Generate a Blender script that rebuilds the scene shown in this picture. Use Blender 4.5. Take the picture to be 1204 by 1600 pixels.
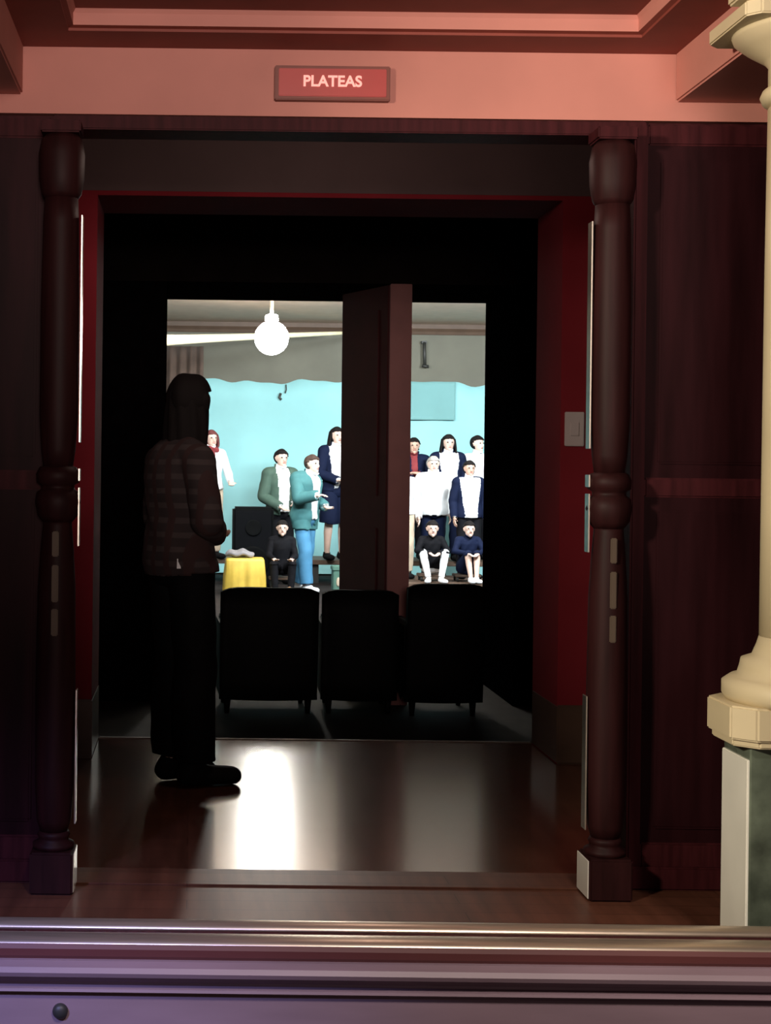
import bpy, bmesh, math, random
import numpy as np
from mathutils import Vector, Matrix, Euler

for o in list(bpy.data.objects):
    bpy.data.objects.remove(o)
sc = bpy.context.scene
COL = sc.collection
R = math.radians
random.seed(7)

# ------------------------------------------------------------------ camera
F = 2300.0                       # focal length in pixels of the 1204x1600 frame
CX, CY = 300.0, 730.0            # vanishing point of the enfilade
EYE = 1.27
ROLL = R(0.70)
cam_d = bpy.data.cameras.new('camera')
cam_d.sensor_fit = 'VERTICAL'
cam_d.sensor_height = 24.0
cam_d.lens = 24.0 * F / 1600.0
cam_d.shift_x = (602 - CX) / 1600.0
cam_d.shift_y = -(800 - CY) / 1600.0
cam_d.clip_start = 0.05
cam = bpy.data.objects.new('camera', cam_d)
COL.objects.link(cam)
cam.matrix_world = Matrix.Translation((0, 0, EYE)) @ Matrix.Rotation(R(90), 4, 'X') @ Matrix.Rotation(ROLL, 4, 'Z')
sc.camera = cam

# ------------------------------------------------------------------ world, exposure
w = bpy.data.worlds.new('world')
sc.world = w
w.use_nodes = True
w.node_tree.nodes['Background'].inputs[0].default_value = (0.02, 0.016, 0.02, 1)
w.node_tree.nodes['Background'].inputs[1].default_value = 0.12
sc.view_settings.view_transform = 'Standard'
sc.view_settings.look = 'None'
sc.view_settings.gamma = 1.0
sc.view_settings.exposure = 0.0
sc.view_settings.use_curve_mapping = False


def lamp(name, kind, loc, energy, col, target=None, size=0.3, cone=None, blend=0.3, size_y=None):
    d = bpy.data.lights.new(name, kind)
    d.energy = energy
    d.color = col
    if kind == 'AREA':
        d.size = size
        if size_y:
            d.shape = 'RECTANGLE'
            d.size_y = size_y
    else:
        d.shadow_soft_size = size
    if cone:
        d.spot_size = R(cone)
        d.spot_blend = blend
    o = bpy.data.objects.new(name, d)
    COL.objects.link(o)
    o.location = loc
    if target is not None:
        o.rotation_euler = (Vector(target) - Vector(loc)).to_track_quat('-Z', 'Y').to_euler()
    return o


# warm house lamp behind the camera, lilac stage spot on the parapet, stage lights in the far hall
lamp('house_lamp', 'SPOT', (0.40, -2.6, 2.15), 1100, (1.0, 0.82, 0.72), (0.55, 4.4, 2.88), 0.75, 40, 1.0)
lamp('chandelier', 'SPOT', (1.15, -0.6, 4.6), 850, (1.0, 0.86, 0.76), (0.6, 3.2, 0.0), 0.35, 27, 0.8)
lamp('fill_light', 'AREA', (0.5, -4.5, 1.0), 26, (1.0, 0.70, 0.66), (0.5, 4.0, 1.6), 2.2)  # added weak fill behind the camera, no real lamp
lamp('corridor_lamp', 'POINT', (0.52, 5.25, 2.52), 11, (1.0, 0.74, 0.62), None, 0.10)
lamp('column_spot', 'SPOT', (-1.9, 1.2, 2.3), 660, (1.0, 0.88, 0.68), (1.70, 3.75, 1.55), 0.15, 50, 0.7)
lamp('stage_spot', 'SPOT', (-1.7, 0.3, 2.5), 700, (0.42, 0.45, 1.0), (-0.75, 3.1, -0.05), 0.1, 36, 1.0)
lamp('hall_stage_light', 'AREA', (1.0, 13.6, 3.2), 380, (0.86, 0.97, 1.0), (1.6, 19.4, 0.7), 2.6, size_y=0.4)
lamp('hall_side_light', 'AREA', (4.4, 15.2, 3.1), 320, (0.90, 0.98, 1.0), (2.9, 18.4, 0.6), 1.2, size_y=0.4)


# ------------------------------------------------------------------ materials
def mat(name, col, rough=0.6, metal=0.0, var=0.12, scale=6.0, bump=0.0, coat=0.0, stretch=(1, 1, 1), emis=None, es=0.0,
        col2=None, spec=0.5, sheen=0.0):
    m = bpy.data.materials.new(name)
    m.use_nodes = True
    nt = m.node_tree
    b = nt.nodes['Principled BSDF']
    b.inputs['Roughness'].default_value = rough
    b.inputs['Metallic'].default_value = metal
    b.inputs['Coat Weight'].default_value = coat
    b.inputs['Coat Roughness'].default_value = 0.12
    b.inputs['Specular IOR Level'].default_value = spec
    b.inputs['Sheen Weight'].default_value = sheen
    tc = nt.nodes.new('ShaderNodeTexCoord')
    mp = nt.nodes.new('ShaderNodeMapping')
    mp.inputs['Scale'].default_value = stretch
    nt.links.new(tc.outputs['Object'], mp.inputs['Vector'])
    n = nt.nodes.new('ShaderNodeTexNoise')
    n.inputs['Scale'].default_value = scale
    n.inputs['Detail'].default_value = 5
    nt.links.new(mp.outputs['Vector'], n.inputs['Vector'])
    r = nt.nodes.new('ShaderNodeValToRGB')
    c = np.array(col, float)
    c2 = np.array(col2, float) if col2 is not None else c
    r.color_ramp.elements[0].position = 0.3
    r.color_ramp.elements[1].position = 0.7
    r.color_ramp.elements[0].color = tuple(np.clip(c * (1 - var), 0, 1)) + (1,)
    r.color_ramp.elements[1].color = tuple(np.clip(c2 * (1 + var), 0, 1)) + (1,)
    nt.links.new(n.outputs['Fac'], r.inputs['Fac'])
    nt.links.new(r.outputs['Color'], b.inputs['Base Color'])
    if bump:
        bm_ = nt.nodes.new('ShaderNodeBump')
        bm_.inputs['Strength'].default_value = bump
        bm_.inputs['Distance'].default_value = 0.01
        nt.links.new(n.outputs['Fac'], bm_.inputs['Height'])
        nt.links.new(bm_.outputs['Normal'], b.inputs['Normal'])
    if emis:
        b.inputs['Emission Color'].default_value = tuple(emis) + (1,)
        b.inputs['Emission Strength'].default_value = es
    return m


M = {}
M['pink'] = mat('salmon_plaster', (0.56, 0.222, 0.182), 0.7, var=0.06, scale=4, bump=0.05)
M['loggia_red'] = mat('brick_red', (0.24, 0.045, 0.03), 0.65, var=0.1, scale=8)
M['wood'] = mat('dark_mahogany', (0.046, 0.0085, 0.011), 0.55, var=0.35, scale=5, stretch=(8, 8, 0.6), coat=0.0, bump=0.03, spec=0.10)
M['post'] = mat('varnished_mahogany', (0.024, 0.006, 0.0065), 0.55, var=0.3, scale=6, stretch=(6, 6, 0.5), coat=0.0, spec=0.15)
M['panel'] = mat('panel_veneer', (0.022, 0.0052, 0.007), 0.48, var=0.4, scale=3, stretch=(5, 5, 0.5), spec=0.08)
M['red_wall'] = mat('crimson_wall', (0.20, 0.018, 0.026), 0.85, var=0.1, scale=3, spec=0.05)
M['frieze'] = mat('grey_frieze_paint', (0.085, 0.055, 0.056), 0.8, var=0.12, scale=3)
M['base'] = mat('brown_skirting', (0.085, 0.045, 0.032), 0.5, var=0.2, scale=5)
M['black'] = mat('unlit_black', (0.003, 0.0025, 0.003), 1.0, var=0.3, scale=10, spec=0.0)  # walls that get no light, the darkness put into the colour
M['dark_ceil'] = mat('dark_ceiling', (0.012, 0.009, 0.008), 1.0, var=0.2, spec=0.0)
M['brass'] = mat('worn_brass', (0.72, 0.58, 0.46), 0.36, metal=0.85, var=0.15, scale=12, stretch=(0.5, 8, 8))
M['parapet'] = mat('parapet_paint', (0.25, 0.17, 0.205), 0.45, var=0.12, scale=5, stretch=(0.5, 3, 3))
M['parapet_red'] = mat('parapet_red_paint', (0.12, 0.035, 0.035), 0.5, var=0.12, scale=5, stretch=(0.5, 3, 3))
M['cream'] = mat('cream_paint', (0.60, 0.50, 0.32), 0.5, var=0.06, scale=5)
M['gold'] = mat('gilding', (0.75, 0.55, 0.12), 0.3, metal=1.0, var=0.1)
M['green_marble'] = mat('green_marble', (0.045, 0.055, 0.042), 0.25, var=0.5, scale=7, bump=0.0, coat=0.4, col2=(0.10, 0.12, 0.09))
M['lit_side_marble'] = mat('lit_side_marble', (0.80, 0.78, 0.70), 0.35, var=0.06, scale=6)  # pale colour for the lit side of the green pedestal
M['pillar'] = mat('oxblood_paint', (0.060, 0.008, 0.010), 0.6, var=0.15)
M['pillar_lit'] = mat('lit_oxblood', (0.26, 0.092, 0.086), 0.6, var=0.1)  # oxblood with the light on it put into the colour
M['hall_ceiling'] = mat('hall_ceiling_plaster', (0.66, 0.50, 0.40), 0.8, var=0.06)
M['hall_wall'] = mat('olive_plaster', (0.15, 0.145, 0.115), 0.8, var=0.10, scale=2)
M['hall_beam'] = mat('brown_moulding', (0.10, 0.06, 0.04), 0.6)
M['hall_side'] = mat('hall_side_wall', (0.45, 0.42, 0.36), 0.8)
M['hall_floor'] = mat('hall_dark_floor', (0.020, 0.014, 0.013), 0.8, var=0.3, spec=0.2)
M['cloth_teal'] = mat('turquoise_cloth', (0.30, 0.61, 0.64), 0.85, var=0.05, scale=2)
M['shaded_teal'] = mat('shaded_turquoise', (0.17, 0.36, 0.37), 0.85, var=0.06, scale=2)  # turquoise with a shadow put into the colour
M['brown_cloth'] = mat('brown_curtain_cloth', (0.085, 0.055, 0.042), 0.9, var=0.2, sheen=0.2)
M['cream_tube'] = mat('cream_enamel', (0.85, 0.75, 0.5), 0.4)
M['dark_metal'] = mat('dark_metal', (0.03, 0.03, 0.028), 0.5)
M['speaker_black'] = mat('black_vinyl', (0.003, 0.0035, 0.004), 0.8, spec=0.1)
M['grille'] = mat('black_grille_cloth', (0.004, 0.0045, 0.006), 0.9, spec=0.1)
M['yellow'] = mat('yellow_satin', (0.62, 0.42, 0.06), 0.55, var=0.15, scale=7)
M['grey_cloth'] = mat('grey_cloth', (0.20, 0.19, 0.20), 0.8)
M['green_box'] = mat('green_card', (0.07, 0.16, 0.12), 0.7)
M['tan'] = mat('tan_cloth', (0.42, 0.20, 0.10), 0.8)
M['switch'] = mat('switch_plastic', (0.50, 0.42, 0.43), 0.4, var=0.03)
M['chair'] = mat('black_leather', (0.003, 0.003, 0.0035), 0.7, var=0.2, spec=0.15)
M['auditorium'] = mat('auditorium_carpet', (0.03, 0.012, 0.012), 0.95)
M['sign'] = mat('sign_red', (0.35, 0.035, 0.03), 0.4, emis=(0.8, 0.05, 0.04), es=0.10)
M['sign_frame'] = mat('sign_frame', (0.20, 0.045, 0.03), 0.5)
M['letter'] = mat('sign_letter', (0.8, 0.4, 0.35), 0.5, emis=(1.0, 0.42, 0.36), es=0.7)
M['globe'] = mat('opal_glass', (0.9, 0.9, 0.85), 0.3, emis=(1.0, 0.96, 0.88), es=110)


def floor_mat(name, rough):
    m = mat(name, (0.135, 0.050, 0.030), rough, var=0.25, scale=3, stretch=(7, 0.6, 1), coat=0.25 if rough < 0.3 else 0.0, spec=0.5 if rough < 0.3 else 0.25)
    nt = m.node_tree
    b = nt.nodes['Principled BSDF']
    tc = [n for n in nt.nodes if n.type == 'TEX_COORD'][0]
    br = nt.nodes.new('ShaderNodeTexBrick')
    br.offset = 0.5
    br.inputs['Scale'].default_value = 1.0
    br.inputs['Brick Width'].default_value = 1.6
    br.inputs['Row Height'].default_value = 0.09
    br.inputs['Mortar Size'].default_value = 0.0015
    br.inputs['Color1'].default_value = (1, 1, 1, 1)
    br.inputs['Color2'].default_value = (0.75, 0.75, 0.75, 1)
    br.inputs['Mortar'].default_value = (0.4, 0.4, 0.4, 1)
    nt.links.new(tc.outputs['Object'], br.inputs['Vector'])
    mx = nt.nodes.new('ShaderNodeMixRGB')
    mx.blend_type = 'MULTIPLY'
    mx.inputs[0].default_value = 1.0
    old = b.inputs['Base Color'].links[0].from_socket
    nt.links.new(old, mx.inputs[1])
    nt.links.new(br.outputs['Color'], mx.inputs[2])
    nt.links.new(mx.outputs[0], b.inputs['Base Color'])
    return m


M['floor'] = floor_mat('polished_floor_boards', 0.19)
M['floor_front'] = floor_mat('worn_floor_boards', 0.42)


def plaid_mat():
    m = mat('plaid_flannel', (0.026, 0.017, 0.018), 0.9, var=0.2, scale=9)
    nt = m.node_tree
    b = nt.nodes['Principled BSDF']
    tc = [n for n in nt.nodes if n.type == 'TEX_COORD'][0]
    prev = b.inputs['Base Color'].links[0].from_socket
    for axis, sc_, colr in ((2, 16.0, (0.050, 0.036, 0.036, 1)), (0, 13.0, (0.034, 0.014, 0.014, 1))):
        wv = nt.nodes.new('ShaderNodeTexWave')
        wv.bands_direction = 'XYZ'[axis]
        wv.inputs['Scale'].default_value = sc_ / 3
        wv.inputs['Distortion'].default_value = 0.6
        nt.links.new(tc.outputs['Object'], wv.inputs['Vector'])
        rp = nt.nodes.new('ShaderNodeValToRGB')
        rp.color_ramp.elements[0].position = 0.62
        rp.color_ramp.elements[1].position = 0.75
        nt.links.new(wv.outputs['Fac'], rp.inputs['Fac'])
        mx = nt.nodes.new('ShaderNodeMixRGB')
        nt.links.new(rp.outputs['Color'], mx.inputs[0])
        mx.inputs[2].default_value = colr
        nt.links.new(prev, mx.inputs[1])
        prev = mx.outputs[0]
    nt.links.new(prev, b.inputs['Base Color'])
    return m


M['plaid'] = plaid_mat()
for nm, c in {'skin': (0.55, 0.34, 0.26), 'skin_light': (0.68, 0.48, 0.40), 'hair_black': (0.010, 0.008, 0.008),
              'hair_brown': (0.045, 0.025, 0.018), 'hair_red': (0.12, 0.03, 0.03), 'hair_grey': (0.34, 0.32, 0.30),
              'white': (0.82, 0.84, 0.86), 'navy': (0.005, 0.009, 0.030), 'blackcloth': (0.005, 0.005, 0.007),
              'teal': (0.04, 0.145, 0.155), 'jeans': (0.055, 0.20, 0.36), 'olive': (0.045, 0.085, 0.065),
              'maroon': (0.20, 0.025, 0.03), 'shoe_black': (0.008, 0.008, 0.009), 'beige': (0.50, 0.40, 0.30),
              'eye': (0.01, 0.01, 0.01), 'lip': (0.35, 0.12, 0.10), 'trouser_black': (0.002, 0.002, 0.0025)}.items():
    M[nm] = mat(nm + '_material', c, 0.8 if nm not in ('skin', 'skin_light') else 0.5, var=0.08, scale=12,
                spec=0.12 if nm in ('trouser_black', 'hair_black', 'blackcloth', 'navy', 'shoe_black') else 0.4)


# ------------------------------------------------------------------ helpers
def P(x, y, D):
    """a point of the place at distance D whose sight line passes through pixel x, y"""
    u, v = x - CX, y - CY
    c, s = math.cos(ROLL), math.sin(ROLL)
    return Vector(((u * c + v * s) * D / F, D, EYE - (-u * s + v * c) * D / F))


def mesh_obj(name, verts, faces, m, parent=None, smooth=False, fm=None):
    me = bpy.data.meshes.new(name)
    me.from_pydata([tuple(v) for v in verts], [], faces)
    mats = m if isinstance(m, (list, tuple)) else [m]
    for k in mats:
        me.materials.append(k)
    if fm is not None:
        me.polygons.foreach_set('material_index', fm)
    me.polygons.foreach_set('use_smooth', [smooth] * len(me.polygons))
    me.update()
    o = bpy.data.objects.new(name, me)
    COL.objects.link(o)
    if parent is not None:
        o.parent = parent
    return o


def bm_obj(name, bm, m, parent=None, smooth=False):
    bmesh.ops.recalc_face_normals(bm, faces=bm.faces)
    me = bpy.data.meshes.new(name)
    bm.to_mesh(me)
    bm.free()
    me.materials.append(m)
    me.polygons.foreach_set('use_smooth', [smooth] * len(me.polygons))
    o = bpy.data.objects.new(name, me)
    COL.objects.link(o)
    if parent is not None:
        o.parent = parent
    return o


def add_box(bm, x0, x1, y0, y1, z0, z1):
    vs = [bm.verts.new(p) for p in ((x0, y0, z0), (x1, y0, z0), (x1, y1, z0), (x0, y1, z0),
                                    (x0, y0, z1), (x1, y0, z1), (x1, y1, z1), (x0, y1, z1))]
    for f in ((0, 3, 2, 1), (4, 5, 6, 7), (0, 1, 5, 4), (1, 2, 6, 5), (2, 3, 7, 6), (3, 0, 4, 7)):
        bm.faces.new([vs[i] for i in f])
    return vs


def box(name, x0, x1, y0, y1, z0, z1, m, parent=None, bev=0.0, seg=2):
    bm = bmesh.new()
    add_box(bm, x0, x1, y0, y1, z0, z1)
    if bev:
        bmesh.ops.bevel(bm, geom=list(bm.edges), offset=bev, segments=seg, affect='EDGES')
    return bm_obj(name, bm, m, parent)


def boxes(name, lst, m, parent=None, bev=0.0):
    bm = bmesh.new()
    for b in lst:
        add_box(bm, *b)
    if bev:
        bmesh.ops.bevel(bm, geom=list(bm.edges), offset=bev, segments=2, affect='EDGES')
    return bm_obj(name, bm, m, parent)


def lathe(name, prof, m, parent=None, seg=32, cx=0, cy=0, closed=True):
    verts, faces = [], []
    for (r, z) in prof:
        for k in range(seg):
            a = 2 * math.pi * k / seg
            verts.append((cx + r * math.cos(a), cy + r * math.sin(a), z))
    n = len(prof)
    for i in range(n - 1):
        for k in range(seg):
            k2 = (k + 1) % seg
            faces.append((i * seg + k, i * seg + k2, (i + 1) * seg + k2, (i + 1) * seg + k))
    if closed:
        faces.append(tuple(range(seg - 1, -1, -1)))
        faces.append(tuple((n - 1) * seg + k for k in range(seg)))
    return mesh_obj(name, verts, faces, m, parent, True)


def prism(name, poly, z0, z1, m, parent=None, bev=0.0):
    bm = bmesh.new()
    lo = [bm.verts.new((x, y, z0)) for x, y in poly]
    hi = [bm.verts.new((x, y, z1)) for x, y in poly]
    n = len(poly)
    bm.faces.new(lo[::-1])
    bm.faces.new(hi)
    for i in range(n):
        bm.faces.new((lo[i], lo[(i + 1) % n], hi[(i + 1) % n], hi[i]))
    if bev:
        bmesh.ops.bevel(bm, geom=list(bm.edges), offset=bev, segments=2, affect='EDGES')
    return bm_obj(name, bm, m, parent)


def profile_x(name, prof, x0, x1, m, parent=None, smooth=False):
    """a (y, z) profile drawn along x"""
    n = len(prof)
    verts = [(x0, y, z) for y, z in prof] + [(x1, y, z) for y, z in prof]
    faces = [(i, (i + 1) % n, n + (i + 1) % n, n + i) for i in range(n)]
    faces += [tuple(range(n - 1, -1, -1)), tuple(range(n, 2 * n))]
    o = mesh_obj(name, verts, faces, m, parent, smooth)
    bm = bmesh.new()
    bm.from_mesh(o.data)
    bmesh.ops.recalc_face_normals(bm, faces=bm.faces)
    bm.to_mesh(o.data)
    bm.free()
    return o


def tube(name, pts, r, m, parent=None, seg=10):
    rs = r if isinstance(r, (list, tuple)) else [r] * len(pts)
    pts = [Vector(p) for p in pts]
    verts, faces = [], []
    for i, p in enumerate(pts):
        d = (pts[min(i + 1, len(pts) - 1)] - pts[max(i - 1, 0)]).normalized()
        a = d.orthogonal().normalized() if i == 0 else (a - a.dot(d) * d).normalized()
        b = d.cross(a)
        for k in range(seg):
            t = 2 * math.pi * k / seg
            verts.append(p + rs[i] * (math.cos(t) * a + math.sin(t) * b))
    for i in range(len(pts) - 1):
        for k in range(seg):
            k2 = (k + 1) % seg
            faces.append((i * seg + k, i * seg + k2, (i + 1) * seg + k2, (i + 1) * seg + k))
    faces += [tuple(range(seg - 1, -1, -1)), tuple((len(pts) - 1) * seg + k for k in range(seg))]
    return mesh_obj(name, verts, faces, m, parent, True)


def struct(o):
    o['kind'] = 'structure'
    return o


def thing(name, label, cat, loc=(0, 0, 0), rz=0.0, group=None):
    o = bpy.data.objects.new(name, None)
    o.empty_display_size = 0.1
    COL.objects.link(o)
    o.location = loc
    o.rotation_euler = (0, 0, rz)
    o['label'] = label
    o['category'] = cat
    if group:
        o['group'] = group
    return o


def tag(o, label, cat, group=None):
    o['label'] = label
    o['category'] = cat
    if group:
        o['group'] = group
    return o


def empty_struct(name):
    o = bpy.data.objects.new(name, None)
    COL.objects.link(o)
    o['kind'] = 'structure'
    return o


# ------------------------------------------------------------------ key planes
D1, D1B = 4.487, 4.62            # wall with the first doorway
D2, D2B = 6.406, 6.87            # crimson wall with the second opening
D3, D3B = 9.2, 10.2              # dark wall with the third opening
DH = 20.6                        # back wall of the hall
HF = -0.20                       # hall floor, one step down
XL, XR = -0.53, 1.459            # faces of the side beams
OL, OR = -0.378, 1.319           # first doorway

# ------------------------------------------------------------------ floors
struct(box('floor', -2.6, 3.6, 3.30, D1 - 0.02, -0.12, 0.0, M['floor_front']))
struct(box('floor_corridor', -2.6, 3.6, D1 - 0.02, D2B, -0.12, 0.0, M['floor']))
struct(box('floor_hall', -5.0, 7.0, D2B - 0.02, DH + 0.3, HF - 0.1, HF, M['hall_floor']))
struct(box('trim_1', -0.42, 1.60, D2B, D2B + 0.03, HF, 0.004, M['base'], bev=0.004))
struct(box('floor_auditorium', -6, 7, -6, 3.2, -0.75, -0.65, M['auditorium']))
# sill board across the first doorway
struct(box('trim_2', OL + 0.02, OR - 0.02, D1 - 0.02, D1B + 0.02, 0.0, 0.005, M['floor_front'], bev=0.002))

# ------------------------------------------------------------------ first wall with doorway and panelling
wf = empty_struct('wall_front')
box('wall_face', -3.0, OL - 0.06, D1 + 0.03, D1B, 0.0, 2.343, M['wood'], wf)
box('wall_face', OR + 0.03, 4.2, D1 + 0.03, D1B, 0.0, 2.343, M['wood'], wf)
box('fascia', -3.0, 4.2, D1, D1B, 2.343, 2.95, M['pink'], wf)
box('lintel_lining', OL - 0.06, OR + 0.06, D1 + 0.012, D1B + 0.02, 2.30, 2.343, M['wood'], wf, 0.004)
for s in (0, 1):
    # panelling: stiles, rails and fielded panels
    def X(a, b):
        return (OR + a, OR + b) if s else (OL - b, OL - a)
    for a, b in ((0.02, 0.062), (0.62, 0.72), (1.3, 1.4)):
        box('stile', *X(a, b), D1 + 0.005, D1 + 0.035, 0.0, 2.335, M['wood'], wf, 0.006)
    for a, b in ((0.062, 0.62), (0.72, 1.3)):
        for z0, z1 in ((0.0, 0.14), (1.195, 1.255), (2.27, 2.335)):
            box('rail', *X(a, b), D1 + 0.008, D1 + 0.035, z0, z1, M['wood'], wf, 0.006)
        for z0, z1 in ((0.17, 1.165), (1.285, 2.24)):
            box('panel', *X(a - 0.004, b + 0.004), D1 + 0.016, D1 + 0.04, z0 - 0.034, z1 + 0.034, M['panel'], wf, 0.0)
            box('field', *X(a + 0.04, b - 0.04), D1 + 0.010, D1 + 0.02, z0 + 0.012, z1 - 0.012, M['panel'], wf, 0.008)
    x0, x1 = X(0.02, 1.4)
    struct(box('baseboard_' + ('right' if s else 'left'), x0, x1, D1 - 0.012, D1 + 0.006, 0.0, 0.07, M['wood'], None, 0.005))

# ------------------------------------------------------------------ beams, cornice, ceiling of the loggia
DB = 3.72
for nm, x0, x1 in (('beam_left', -1.5, XL), ('beam_right', XR, 2.4)):
    struct(box(nm, x0, x1, DB, D1, 2.40, 2.95, M['pink'], None, 0.006))
struct(box('ceiling', -1.5, 2.4, 3.5, D1, 2.72, 2.80, M['loggia_red']))


def cornice(name, prof):
    """stepped cornice running round three sides; faces that look down are brick red"""
    def ring(p, z):
        return [(XL + p, 3.55, z), (XL + p, D1 - p, z), (XR - p, D1 - p, z), (XR - p, 3.55, z)]
    t = empty_struct(name)
    for run in range(3):
        verts, faces, fm = [], [], []
        for p, z in prof:
            rr = ring(p, z)
            verts += [rr[run], rr[run + 1]]
        for i in range(len(prof) - 1):
            faces.append((2 * i, 2 * i + 1, 2 * i + 3, 2 * i + 2))
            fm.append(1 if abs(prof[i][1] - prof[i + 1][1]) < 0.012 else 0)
        mesh_obj('moulding', verts, faces, [M['pink'], M['loggia_red']], t, False, fm)
    return t


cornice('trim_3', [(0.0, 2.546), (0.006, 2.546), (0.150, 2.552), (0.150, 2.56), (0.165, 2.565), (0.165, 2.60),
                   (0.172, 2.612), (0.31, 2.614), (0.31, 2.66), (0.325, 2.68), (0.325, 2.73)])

# ------------------------------------------------------------------ second wall (crimson) and its reveal
wm = empty_struct('wall_middle')
EX0, EX1, EZ = -0.425, 1.60, 2.45
box('wall_face', -2.6, EX0, D2, D2B, 0.0, EZ, M['red_wall'], wm)
box('wall_face', EX1, 3.6, D2, D2B, 0.0, EZ, M['red_wall'], wm)
box('wall_head', -2.6, 3.6, D2 + 0.002, D2B, EZ, EZ + 0.02, M['red_wall'], wm)
box('frieze', -2.6, 3.6, D2, D2B, EZ + 0.02, 2.95, M['frieze'], wm)
for nm, x0, x1 in (('baseboard_middle_left', -2.6, EX0 + 0.004), ('baseboard_middle_right', EX1 - 0.004, 3.6)):
    struct(box(nm, x0, x1, D2 - 0.018, D2B - 0.01, 0.0, 0.255, M['base'], None, 0.006))
struct(box('wall_corridor_left', -2.7, -2.6, D1B, D2, 0, 2.95, M['red_wall']))
struct(box('wall_corridor_right', 3.6, 3.7, D1B, D2, 0, 2.95, M['red_wall']))
struct(box('ceiling_corridor', -2.7, 3.7, D1B, D2, 2.72, 2.80, M['dark_ceil']))

# ------------------------------------------------------------------ dark room and third wall
wr = empty_struct('wall_rear')
TX0, TX1, TZ = -0.174, 2.02, 2.43
box('wall_face', -5.0, TX0, D3, 9.6, HF, TZ, M['black'], wr)
box('wall_face', TX1, 7.0, D3, D3B, HF, TZ, M['black'], wr)
box('wall_head', -5.0, 7.0, D3, D3B, TZ, 3.6, M['dark_ceil'], wr)
struct(box('wall_dark_left', -2.7, -2.6, D2B, D3, HF, 3.1, M['black']))
struct(box('wall_dark_right', 4.2, 4.3, D2B, D3, HF, 3.1, M['black']))
struct(box('ceiling_dark', -2.7, 4.3, D2B, D3, 3.0, 3.1, M['dark_ceil']))
# centre pillar of the third opening with a lighter board standing in for its lit face, and an open door leaf
pl = empty_struct('pillar')
px0, px1 = P(606, 700, D3).x, P(641, 700, D3).x
box('pillar_shaft', px0, px1, D3 + 0.004, D3 + 0.55, HF, TZ, M['pillar'], pl, 0.006)
box('lit_face_board', px0 + 0.002, px1 - 0.002, D3 - 0.014, D3 + 0.006, HF, TZ, M['pillar_lit'], pl, 0.004)
dl = empty_struct('door_1')
a = Vector((px0 + 0.01, D3 + 0.02, 0))
e = P(536, 700, 9.75)
e.z = 0
dirv = (e - a)
L = dirv.length
dl.location = a
dl.rotation_euler = (0, 0, math.atan2(dirv.y, dirv.x))
box('leaf', 0, L, -0.02, 0.02, HF + 0.01, TZ - 0.005, M['pillar'], dl, 0.004)
box('door_panel', 0.10, L - 0.10, 0.018, 0.028, HF + 0.2, 0.9, M['pillar'], dl, 0.006)
box('door_panel', 0.10, L - 0.10, 0.018, 0.028, 1.1, TZ - 0.15, M['pillar'], dl, 0.006)

# ------------------------------------------------------------------ far hall
struct(box('wall_hall_back', -5.0, 7.0, DH, DH + 0.2, HF, 3.6, M['hall_wall']))
struct(box('wall_hall_left', -5.1, -5.0, D3B, DH, HF, 3.6, M['hall_side']))
struct(box('wall_hall_right', 7.0, 7.1, D3B, DH, HF, 3.6, M['hall_side']))
struct(box('ceiling_hall', -5.0, 7.0, D3B, DH, 3.30, 3.40, M['hall_ceiling']))
struct(profile_x('trim_4', [(DH, 3.30), (DH - 0.10, 3.30), (DH - 0.10, 3.24), (DH - 0.06, 3.20), (DH - 0.04, 3.16), (DH, 3.16)],
                 -5.0, 7.0, M['hall_beam']))


# ------------------------------------------------------------------ parapet in front
pp = empty_struct('wall_parapet')
yb, yf, zt = 3.435, 3.259, 0.22
box('core', -3.2, 4.6, yf + 0.012, yb - 0.004, -0.65, zt - 0.014, M['wood'], pp)


def halfround(y0, y1, z, h, n=10):
    return [(y0 + (y1 - y0) * (0.5 - 0.5 * math.cos(math.pi * k / n)), z + h * math.sin(math.pi * k / n)) for k in range(n + 1)]


profile_x('brass_nosing', halfround(yb, yb - 0.058, zt - 0.014, 0.016), -3.2, 4.6, M['brass'], pp, True)
profile_x('brass_nosing', halfround(yf + 0.076, yf + 0.004, zt - 0.014, 0.016), -3.2, 4.6, M['brass'], pp, True)
FZ = zt - 0.010
profile_x('moulding', [(yf + 0.02, FZ), (yf + 0.004, FZ), (yf, FZ - 0.010), (yf + 0.002, FZ - 0.026), (yf + 0.006, FZ - 0.034),
                       (yf + 0.02, FZ - 0.034)], -3.2, 4.6, M['parapet_red'], pp)
profile_x('moulding', [(yf + 0.02, FZ - 0.032), (yf - 0.004, FZ - 0.034), (yf - 0.026, FZ - 0.042), (yf - 0.034, FZ - 0.052), (yf - 0.030, FZ - 0.062),
                       (yf - 0.006, FZ - 0.070), (yf + 0.006, FZ - 0.084), (yf + 0.006, FZ - 0.090), (yf - 0.012, FZ - 0.094), (yf - 0.014, FZ - 0.100),
                       (yf + 0.004, FZ - 0.106), (yf + 0.008, FZ - 0.118), (yf + 0.02, FZ - 0.118)], -3.2, 4.6, M['parapet'], pp)
box('front_panel', -3.2, 4.6, yf + 0.004, yf + 0.02, -0.65, FZ - 0.112, M['parapet'], pp)
kb = P(94, 1580, yf)
k = lathe('bolt', [(0.017, 0.0), (0.017, 0.008), (0.012, 0.014), (0.004, 0.016)], M['dark_metal'], pp, 20)
k.location = (kb.x, yf + 0.005, kb.z)
k.rotation_euler = (R(90), 0, 0)


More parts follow.
